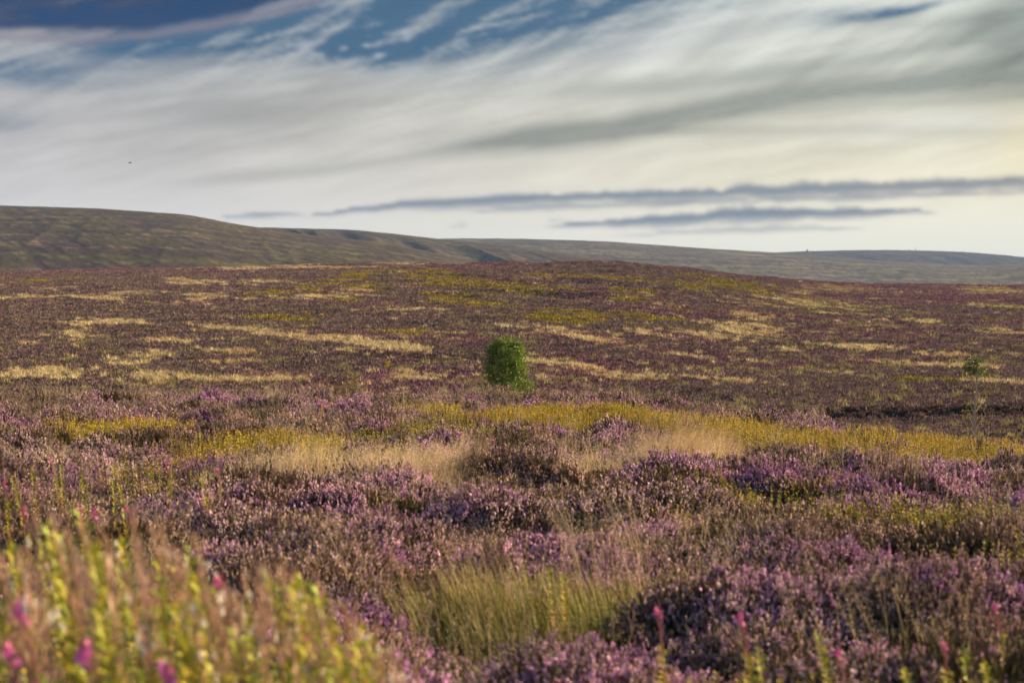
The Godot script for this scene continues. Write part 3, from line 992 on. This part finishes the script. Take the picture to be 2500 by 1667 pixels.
func build_willow_bush() -> void:
	var at := on_ground(-0.17, 47.0)
	var o := thing("willow_bush", "dense round topped green bush standing alone in the middle of the moor", "bush", at)
	var ys := [0.0, 0.4, 0.84, 1.04, 1.14, 1.29, 1.51, 1.79, 1.95, 2.06]
	var rs := [0.3, 0.5, 0.57, 0.56, 0.48, 0.46, 0.49, 0.43, 0.31, 0.1]
	var cx := [0.06, 0.08, 0.08, 0.07, 0.0, 0.0, 0.01, 0.03, 0.02, 0.02]
	var wood := Geo.new()
	var twigs := []
	for k in 46:
		var y := rf(0.35, 1.95)
		var r := table(ys, rs, y) * sqrt(rf(0.1, 0.95))
		var p := side_dir() * r + Vector3(table(ys, cx, y), y, 0)
		twigs.append(p)
		var root := side_dir() * rf(0.0, 0.08)
		var knee := root.lerp(p, 0.5) * Vector3(0.6, 0.85, 0.6)
		wood.tube(root - Vector3(0, 0.1, 0), knee, 0.016, 0.011, 4, Color(0.11, 0.085, 0.06))
		wood.tube(knee, p, 0.011, 0.004, 4, Color(0.12, 0.09, 0.06))
	part("branches", wood.made(M.wood), o)
	var g := Geo.new()
	for k in 420:
		var y2 := pow(rf(0, 1), 0.9) * 1.98 + 0.05
		var rr := table(ys, rs, y2) * (0.35 + 0.65 * sqrt(rf(0, 1)))
		var sd := side_dir()
		rr *= 1.0 + 0.3 * nz.get_noise_3d(sd.x * 1.3, y2 * 1.8, sd.z * 1.3)
		var c := sd * rr + Vector3(table(ys, cx, y2), y2, 0)
		var tone := Color(0.13, 0.22, 0.04).lerp(Color(0.24, 0.33, 0.055), rf(0, 1)) * rf(0.7, 1.2)
		var dirc := (Vector3(c.x, 0.25, c.z) + Vector3(0, rf(0, 0.4), 0)).normalized()
		for j in 46:
			var q := c + dirc * rf(-0.1, 0.13) + Vector3(rf(-0.07, 0.07), rf(-0.07, 0.07), rf(-0.07, 0.07))
			leaf_at(g, q, rf(0.036, 0.06), rf(0.013, 0.021), tone * rf(0.75, 1.3))
	part("foliage", g.made(M.leaf), o)


func build_rowan() -> void:
	var x := 0.2405 * 50.0
	var at := on_ground(x, 50.0)
	var o := thing("rowan_sapling", "slender sapling with bare pale trunk and small leafy top at the right", "sapling", at)
	var top := 2.3 - (356.0 - 290.0) / 1934.0 * 50.0 - at.y
	var s := top / 2.1
	var bark := Color(0.56, 0.48, 0.37)
	var w := Geo.new()
	var pts := [Vector3(0, -0.1, 0), Vector3(-0.03, 0.35, 0), Vector3(-0.05, 0.75, 0.02), Vector3(-0.02, 1.1, 0.02), Vector3(0.0, 1.45, 0), Vector3(0.02, 1.8, -0.02), Vector3(0.0, 2.02, 0)]
	for i in pts.size() - 1:
		w.tube(pts[i] * s, pts[i + 1] * s, 0.04 - 0.0028 * i, 0.0375 - 0.0028 * i, 6, bark)
	part("trunk", w.made(M.wood), o)
	var limbs := [[pts[3], Vector3(-0.1, 1.4, 0.05)], [Vector3(-0.1, 1.4, 0.05), Vector3(-0.19, 1.75, 0.06)], [pts[2], Vector3(-0.2, 0.98, 0.1)], [pts[2], Vector3(0.2, 1.05, -0.1)], [pts[1], Vector3(-0.13, 0.6, -0.1)], [pts[1], Vector3(0.18, 0.7, 0.1)], [pts[4], Vector3(0.14, 1.75, 0.1)], [pts[3], Vector3(0.24, 1.4, 0.12)]]
	var lv := Geo.new()
	for q in limbs:
		var b := Geo.new()
		b.tube(q[0] * s, q[1] * s, 0.015, 0.007, 5, bark)
		part("branch", b.made(M.wood), o)
		if q[1].y < 1.5:
			for k in 46:
				leaf_at(lv, (q[1] + Vector3(rf(-0.16, 0.16), rf(-0.2, 0.2), rf(-0.16, 0.16))) * s, rf(0.045, 0.075), 0.02, [Color(0.26, 0.27, 0.05), Color(0.3, 0.22, 0.05), Color(0.15, 0.2, 0.04)][k % 3])
	part("low_leaves", lv.made(M.leaf), o)
	var g := Geo.new()
	for k in 40:
		var c := Vector3(-0.03, 1.83, 0) + Vector3(rf(-0.25, 0.25), rf(-0.17, 0.24), rf(-0.25, 0.25))
		if k < 9:
			c = Vector3(-0.1, 1.84, 0) + Vector3(rf(-0.1, 0.1), rf(-0.09, 0.08), rf(-0.1, 0.1))
		var tone := Color(0.07, 0.12, 0.03).lerp(Color(0.22, 0.26, 0.05), rf(0, 1))
		for j in 36:
			leaf_at(g, (c + Vector3(rf(-0.05, 0.05), rf(-0.05, 0.05), rf(-0.05, 0.05))) * s, rf(0.04, 0.065), rf(0.012, 0.019), tone * rf(0.7, 1.3))
	part("crown", g.made(M.leaf), o)


func sprig_bush(called: String, label: String, category: String, x: float, d: float, wide: float, tall: float, n: int, cols: Array) -> void:
	var at := on_ground(x, d, -0.02)
	var o := thing(called, label, category, at)
	var w := Geo.new()
	var g := Geo.new()
	for k in n:
		var tip := Vector3(rf(-wide, wide), tall * rf(0.6, 1.0), rf(-wide, wide) * 0.6)
		tip.y *= 1.0 - 0.35 * absf(tip.x) / maxf(wide, 0.01)
		var root := Vector3(tip.x * 0.3, -0.03, tip.z * 0.3)
		w.tube(root, tip, 0.006, 0.003, 4, Color(0.16, 0.12, 0.07))
		for j in 26:
			leaf_at(g, root.lerp(tip, rf(0.4, 1.05)) + side_dir() * rf(0, 0.05), rf(0.04, 0.06), rf(0.014, 0.02), cols[rng.randi() % cols.size()] * rf(0.7, 1.25))
	part("stems", w.made(M.wood), o)
	part("foliage", g.made(M.leaf), o)


func build_small_trees() -> void:
	sprig_bush("low_shrub", "low straggling green shrub on the brow to the left of the lone bush", "shrub", -3.72, 43.0, 0.55, 1.0, 24, [Color(0.2, 0.2, 0.04), Color(0.11, 0.15, 0.03), Color(0.26, 0.22, 0.05)])
	sprig_bush("thin_sapling", "thin single stemmed green seedling tree on the brow right of the lone bush", "seedling", 2.49, 44.0, 0.06, 1.25, 6, [Color(0.2, 0.22, 0.05), Color(0.26, 0.24, 0.06)])
	sprig_bush("thin_sapling", "smaller leafy seedling just left of the thin single stemmed one", "seedling", 2.22, 44.0, 0.05, 0.8, 3, [Color(0.2, 0.22, 0.05)])


# ---------------------------------------------------------------- tussocks

func tussock(called: String, label: String, x: float, d: float, leafy: Geo, heads: Geo, s := Vector3.ONE) -> void:
	var o := thing(called, label, "grass tussock", on_ground(x, d, -0.02), "tussocks of grass and rush")
	o.scale = s
	part("blades", leafy.made(M.grass), o)
	if heads:
		part("seed_heads", heads.made(M.grass), o)


func build_tussocks() -> void:
	var gl := Color(0.12, 0.2, 0.025)
	var gh := Color(0.32, 0.27, 0.1)
	var left := Vector3(-0.22, 0, 0)
	var spots := [[-0.42, 12.9, 0.34, "large green rush tussock, left half of the clump near the middle"], [0.12, 12.5, 0.34, "large green rush tussock, middle of the clump near the camera"], [0.66, 12.7, 0.3, "large green rush tussock with a bright green right flank"], [-0.05, 13.2, 0.3, "green rush tussock at the back of the near clump"]]
	for q in spots:
		tussock("rush_tussock", q[3], q[0], q[1], blades(460, 0.26, 0.56, q[2] + 0.1, left, gl, gh, 0.0032), hair_grass(44, 0.42, 0.74, q[2] + 0.12, left, Color(0.42, 0.32, 0.18), Color(0.46, 0.34, 0.25), 14))
	var straw := Color(0.46, 0.34, 0.18)
	tussock("tall_grass", "tallest golden grass stalks with nodding heads behind the rush tussock", 0.5, 12.9, hair_grass(20, 0.75, 1.08, 0.14, Vector3(-0.2, 0, 0), Color(0.62, 0.5, 0.3), Color(0.78, 0.66, 0.46), 44), null)
	tussock("tall_grass", "second golden grass clump with nodding heads right of the tallest", 0.82, 13.0, hair_grass(18, 0.6, 0.98, 0.14, Vector3(-0.16, 0, 0), Color(0.58, 0.46, 0.28), Color(0.74, 0.62, 0.42), 44), null)
	tussock("tall_grass", "thin leaning grass clump left of the golden stalks, before the heather", -1.05, 13.4, hair_grass(24, 0.6, 0.95, 0.25, Vector3(-0.3, 0, 0), Color(0.56, 0.44, 0.27), Color(0.62, 0.5, 0.34), 26), null)
	var k := 0
	var leans := ["upright", "leaning", "arching", "dense"]
	for q in [[1.55, 24.0], [1.85, 24.3], [2.15, 24.5], [2.45, 24.8], [2.7, 25.0], [2.0, 23.6]]:
		tussock("pale_tussock", "%s of the six pale straw tussocks, counted from the left, behind the middle" % ordinal(k + 1), q[0], q[1], blades(240, 0.45, 0.8, 0.2, Vector3(0.34, 0, 0), Color(0.36, 0.27, 0.13), Color(0.55, 0.42, 0.25), 0.0036), hair_grass(50, 0.6, 0.95, 0.22, Vector3(0.3, 0, 0), straw, Color(0.62, 0.5, 0.34), 16))
		k += 1
	k = 0
	for q in [[-2.15, 21.0], [-1.75, 21.4], [-1.35, 21.5], [-0.95, 21.2], [-0.6, 21.6], [-1.5, 20.5]]:
		tussock("bleached_tussock", "%s of the bleached feathery tussocks, counted from the left, before the green bilberry" % ordinal(k + 1), q[0], q[1], blades(120, 0.25, 0.5, 0.24, Vector3(0.1, 0, 0), Color(0.4, 0.31, 0.15), Color(0.6, 0.47, 0.28), 0.003), hair_grass(150, 0.4, 0.68, 0.3, Vector3(0.12, 0, 0), Color(0.56, 0.44, 0.26), Color(0.74, 0.62, 0.44), 22))
		k += 1


# ---------------------------------------------------------------- fireweed

func fireweed(h: float, style: int, lean: Vector3) -> Array:
	# [name, mesh] pairs: stem, leaves, seed pods, and seed fluff (style 1) or flowers (style 2)
	var stem := Geo.new()
	var lv := Geo.new()
	var pods := Geo.new()
	var extra := Geo.new()
	var at := func(t: float) -> Vector3: return Vector3(0, h * t, 0) + lean * h * t * t
	var red := Color(0.28, 0.13, 0.08)
	for k in 6:
		stem.tube(at.call(k / 6.0), at.call((k + 1) / 6.0), 0.0045 - 0.0005 * k, 0.004 - 0.0005 * k, 4, Color(0.2, 0.2, 0.06).lerp(red, k / 5.0))
	var leaf_top := 0.76 if style < 3 else 0.98
	var pal := [Color(0.22, 0.31, 0.04), Color(0.36, 0.38, 0.045), Color(0.52, 0.45, 0.055), Color(0.62, 0.42, 0.06)]
	for k in int(240 * h):
		var t := rf(0.12, leaf_top)
		var b: Vector3 = at.call(t)
		var out := (side_dir() + Vector3(0, rf(0.3, 1.5), 0)).normalized()
		var l := rf(0.055, 0.105) * (1.15 - 0.45 * t)
		var s := out.cross(Vector3.UP).normalized() * rf(0.005, 0.009)
		var c: Color = pal[mini(3, int(rf(0, 1) * 3.0 + (0.6 - t)))]
		if t < 0.65 and rf(0, 1) < 0.42:
			c = [Color(0.42, 0.26, 0.04), Color(0.4, 0.15, 0.04), Color(0.26, 0.15, 0.07)][rng.randi() % 3]
		c = c * rf(0.75, 1.25)
		var m := b + out * l * 0.5
		var tip := b + out * l + Vector3(0, -0.25 * l, 0)
		lv.tri(b, m - s, m + s, c)
		lv.tri(m - s, tip, m + s, c)
	if style < 3:
		for k in 44:
			var t2 := rf(0.72, 0.99)
			var b2: Vector3 = at.call(t2)
			var o2 := (side_dir() * rf(0.3, 0.6) + Vector3(0, 1, 0)).normalized() * rf(0.04, 0.075) * (1.25 - 0.5 * t2)
			var pc := Color(0.52, 0.33, 0.27).lerp(Color(0.58, 0.43, 0.33), rf(0, 1)) * rf(0.75, 1.2)
			if style == 2:
				pc = Color(0.46, 0.24, 0.26) * rf(0.8, 1.2)
			pods.strip(b2, b2 + o2, 0.0022, 0.001, side_dir(), pc)
			pods.strip(b2, b2 + o2, 0.0022, 0.001, o2.cross(Vector3(0.3, 0.1, 0.9)).normalized(), pc)
	if style == 1:
		for k in 9:
			var b3: Vector3 = at.call(rf(0.66, 0.97)) + side_dir() * rf(0.01, 0.05)
			for j in 24:
				var o3 := dir_up(PI) * rf(0.007, 0.018)
				var s3 := side_dir() * 0.004
				extra.tri(b3 + o3 * 0.2 - s3, b3 + o3, b3 + o3 * 0.2 + s3, Color(0.84, 0.8, 0.76) * rf(0.9, 1.05))
	elif style == 2:
		for k in 11:
			var b4: Vector3 = at.call(rf(0.93, 1.0)) + side_dir() * rf(0.006, 0.019)
			var ax := (side_dir() + Vector3(0, rf(-0.1, 0.7), 0)).normalized()
			var u := ax.cross(Vector3.UP).normalized()
			var v := ax.cross(u)
			for j in 4:
				var q := TAU * j / 4.0 + 0.4
				var p := (u * cos(q) + v * sin(q))
				var w := p.cross(ax) * 0.0065
				var pk := Color(0.72, 0.2, 0.52) * rf(0.8, 1.2)
				extra.tri(b4, b4 + p * 0.009 - w, b4 + p * 0.017 + ax * 0.003, pk)
				extra.tri(b4, b4 + p * 0.017 + ax * 0.003, b4 + p * 0.009 + w, pk)
	var out_list := [["stem", stem.made(M.wood)], ["leaves", lv.made(M.leaf)]]
	if style < 3:
		out_list.append(["seed_pods", pods.made(M.leaf)])
	if style == 1:
		out_list.append(["seed_fluff", extra.made(M.petal)])
	elif style == 2:
		out_list.append(["flowers", extra.made(M.petal)])
	return out_list


func build_fireweed() -> void:
	var kinds := ["pinkish podded fireweed", "white fluffed fireweed", "magenta flowered fireweed", "leafy green fireweed"]
	var protos := []
	for k in 4:
		var list := []
		for j in 3:
			list.append([fireweed(1.0, k, Vector3(-0.16 + 0.05 * j, 0, 0.04 * (j - 1))), null])
		protos.append(list)
	# the thicket at the lower left: four rows
	var rows := [["front row of thicket", 5.35, 5.85, 34], ["second row of thicket", 5.85, 6.4, 40], ["third row of thicket", 6.4, 7.0, 40], ["back row of thicket", 7.0, 7.7, 36]]
	for r in rows:
		var spots := []
		for k in r[3]:
			var d := rf(r[1], r[2])
			var f: float = (k + rf(-0.4, 0.4)) / float(r[3])
			var a := lerpf(-0.31, -0.042, f)
			spots.append([a, d])
		spots.sort_custom(func(p, q): return p[0] < q[0])
		var n := {}
		for q in spots:
			var a: float = q[0]
			var d: float = q[1]
			# the thicket is tallest at the left and steps down to the right
			var top: float = table([-0.32, -0.265, -0.235, -0.2, -0.17, -0.13, -0.1, -0.075, -0.04], [540, 542, 512, 524, 552, 562, 582, 618, 668], a) + rf(-22, 60) + (12.0 if r[1] < 6.4 else -4.0)
			var x := a * d
			var h: float = EYE - (top - 290.0) / 1934.0 * d - height(x, d)
			if h < 0.35:
				continue
			var roll := rf(0, 1)
			var style := 0 if roll < 0.38 else (1 if roll < 0.68 else 3)
			n[style] = n.get(style, 0) + 1
			plant_fireweed(protos, style, x, d, h, "%s, %s such from the left, %s" % [kinds[style], ordinal(n[style]), r[0]])
	# named flowering plants of the thicket
	for q in [[18, 590, 5.6, "magenta flowered fireweed at the far left of the thicket"], [79, 644, 5.4, "magenta flowered fireweed with the largest double flower head"], [165, 657, 5.4, "magenta flowered fireweed low in the middle of the thicket"], [8, 638, 5.5, "purplish flowered fireweed at the left edge, below another flower head"], [304, 618, 6.6, "fireweed with one small pink flower at the right of the thicket"], [218, 577, 7.4, "fireweed with one small pink flower standing over the thicket"]]:
		var d2: float = q[2]
		var x2: float = (q[0] - 512.0) / 1934.0 * d2
		plant_fireweed(protos, 2, x2, d2, EYE - (q[1] - 290.0) / 1934.0 * d2 - height(x2, d2), q[3])
	# scattered plants beyond it
	var away := [[658, 603, 9.0, 2, "pink topped fireweed with a reddish plume beside the rush tussock"], [740, 606, 8.7, 2, "leaning pink topped fireweed with green lower leaves right of the rush tussock"], [838, 650, 8.2, 2, "short pink flowered fireweed among dark heather at the lower right"], [946, 640, 8.6, 2, "pale pink flowered fireweed at the lower right beside yellow green shoots"], [996, 602, 10.0, 2, "small pink flowered fireweed near the right edge"], [965, 640, 8.3, 3, "yellow green leafy shoot at the lower right, taller of the pair"], [985, 652, 8.2, 3, "yellow green leafy shoot at the lower right, shorter of the pair"], [818, 628, 8.8, 3, "green leafy shoot beside the short pink flowered plant"], [760, 640, 8.4, 3, "green leafy shoot below the leaning pink topped plant"], [562, 545, 11.6, 0, "tall reddish fireweed plume rising from the rush tussock"], [548, 560, 11.8, 3, "orange leaved shoot rising from the rush tussock"], [905, 665, 8.0, 3, "small yellowing shoot at the lower right foot of the picture"],
		[22, 502, 13.2, 2, "pink flowered fireweed left of three behind the thicket"], [78, 502, 13.5, 2, "pink flowered fireweed middle of three behind the thicket"], [92, 506, 13.0, 2, "small pink flowered fireweed right of three behind the thicket"], [124, 502, 14.0, 2, "pink flowered fireweed standing apart behind the thicket"], [3, 478, 15.0, 2, "pink flowered fireweed at the very left edge behind the thicket"], [48, 455, 18.2, 2, "distant magenta flowered fireweed on the left"], [10, 470, 16.0, 3, "yellow green shoot at the left edge among heather"], [30, 466, 16.3, 3, "second yellow green shoot from the left edge among heather"], [80, 470, 16.0, 3, "yellow green shoot left of a yellow pair among heather"], [112, 475, 15.6, 3, "yellow shoot of a pair among heather on the left"], [118, 480, 15.2, 3, "orange tinged shoot of a pair among heather on the left"], [60, 462, 16.6, 3, "golden shoot among heather on the left"], [200, 470, 17.0, 3, "yellow shoot before the bleached grass"], [165, 458, 18.0, 2, "small pink flower spike left of the bleached grass"], [216, 467, 17.5, 2, "small pink flower spike before the bleached grass"], [586, 444, 23.0, 2, "small bright pink flower spike between the two pale grass drifts"], [494, 437, 24.0, 2, "pink flower spike behind the bleached grass, left of a pair"], [482, 447, 23.4, 2, "pink flower spike behind the bleached grass, right of a pair"]]
	for q in away:
		var d3: float = q[2]
		var x3: float = (q[0] - 512.0) / 1934.0 * d3
		var h3: float = EYE - (q[1] - 290.0) / 1934.0 * d3 - height(x3, d3)
		plant_fireweed(protos, q[3], x3, d3, maxf(h3, 0.3), q[4])


func plant_fireweed(protos: Array, style: int, x: float, d: float, h: float, label: String) -> void:
	var j := rng.randi() % 3
	var p = protos[style][j]
	var wide := clampf(h, 0.75, 1.2)
	var yaw := rf(-0.7, 0.7)
	var off := Vector3(-0.16 + 0.05 * j, 0, 0.04 * (j - 1)).rotated(Vector3.UP, yaw) * wide   # how far the tip leans from the foot
	var at := on_ground(x - off.x, d + off.z, -0.02)
	var o: Node3D
	if p[1] == null:
		o = thing("fireweed", label, "fireweed", at, "fireweed plants")
		for q in p[0]:
			var piece := part(q[0], q[1], o)
			if q[0] == "seed_fluff":
				piece.set_meta("kind", "stuff")
		p[1] = o
	else:
		o = copy(p[1], at, 0, 1, label, "fireweed")
	o.rotation.y = yaw
	o.scale = Vector3(wide, h, wide)


# ---------------------------------------------------------------- far away

func build_far_objects() -> void:
	var d := 260.0
	var bird := thing("bird", "small dark bird gliding alone in the sky at the left", "bird", Vector3((131.0 - 512.0) / 1934.0 * d, EYE + 127.0 / 1934.0 * d, -d))
	var g := Geo.new()
	var c := Color(0.02, 0.02, 0.025)
	g.spindle(Vector3(-0.26, 0, 0), Vector3(0.02, 0.01, 0), 0.07, c)
	g.spindle(Vector3(0.22, 0.03, 0), Vector3(-0.1, 0.0, 0), 0.07, c)
	g.tri(Vector3(-0.24, 0, 0), Vector3(-0.42, 0.02, 0.07), Vector3(-0.42, 0.02, -0.07), c)
	part("body", g.made(M.feather), bird)
	for s in [-1.0, 1.0]:
		var w := Geo.new()
		w.quad(Vector3(0.1, 0.03, 0), Vector3(0.08, 0.1, 0.28 * s), Vector3(-0.06, 0.1, 0.28 * s), Vector3(-0.12, 0.03, 0), c)
		w.tri(Vector3(0.08, 0.1, 0.28 * s), Vector3(-0.12, 0.07, 0.55 * s), Vector3(-0.06, 0.1, 0.28 * s), c)
		part("wing", w.made(M.feather), bird)
	var dist := 3290.0
	var cairn := thing("cairn", "dark stone cairn standing on the far skyline", "cairn", Vector3(0.1525 * dist, EYE + 0.0192 * dist, -dist))
	var st := Color(0.09, 0.085, 0.08)
	var base := Geo.new()
	base.tube(Vector3(0, -5, 0), Vector3(0, 3.6, 0), 2.4, 1.9, 8, st)
	part("base", base.made(M.stone), cairn)
	var cap := Geo.new()
	cap.tube(Vector3(0, 3.6, 0), Vector3(0, 6.6, 0), 1.9, 0.4, 8, st)
	part("cap", cap.made(M.stone), cairn)
	var post := thing("marker_post", "thin pale marker post on the skyline of the far flat hill", "post", Vector3(0.2085 * dist, EYE + 0.0206 * dist, -dist))
	var pg := Geo.new()
	pg.tube(Vector3(0, -4, 0), Vector3(0, 3.6, 0), 0.6, 0.5, 6, Color(0.3, 0.3, 0.3))
	part("shaft", pg.made(M.stone), post)
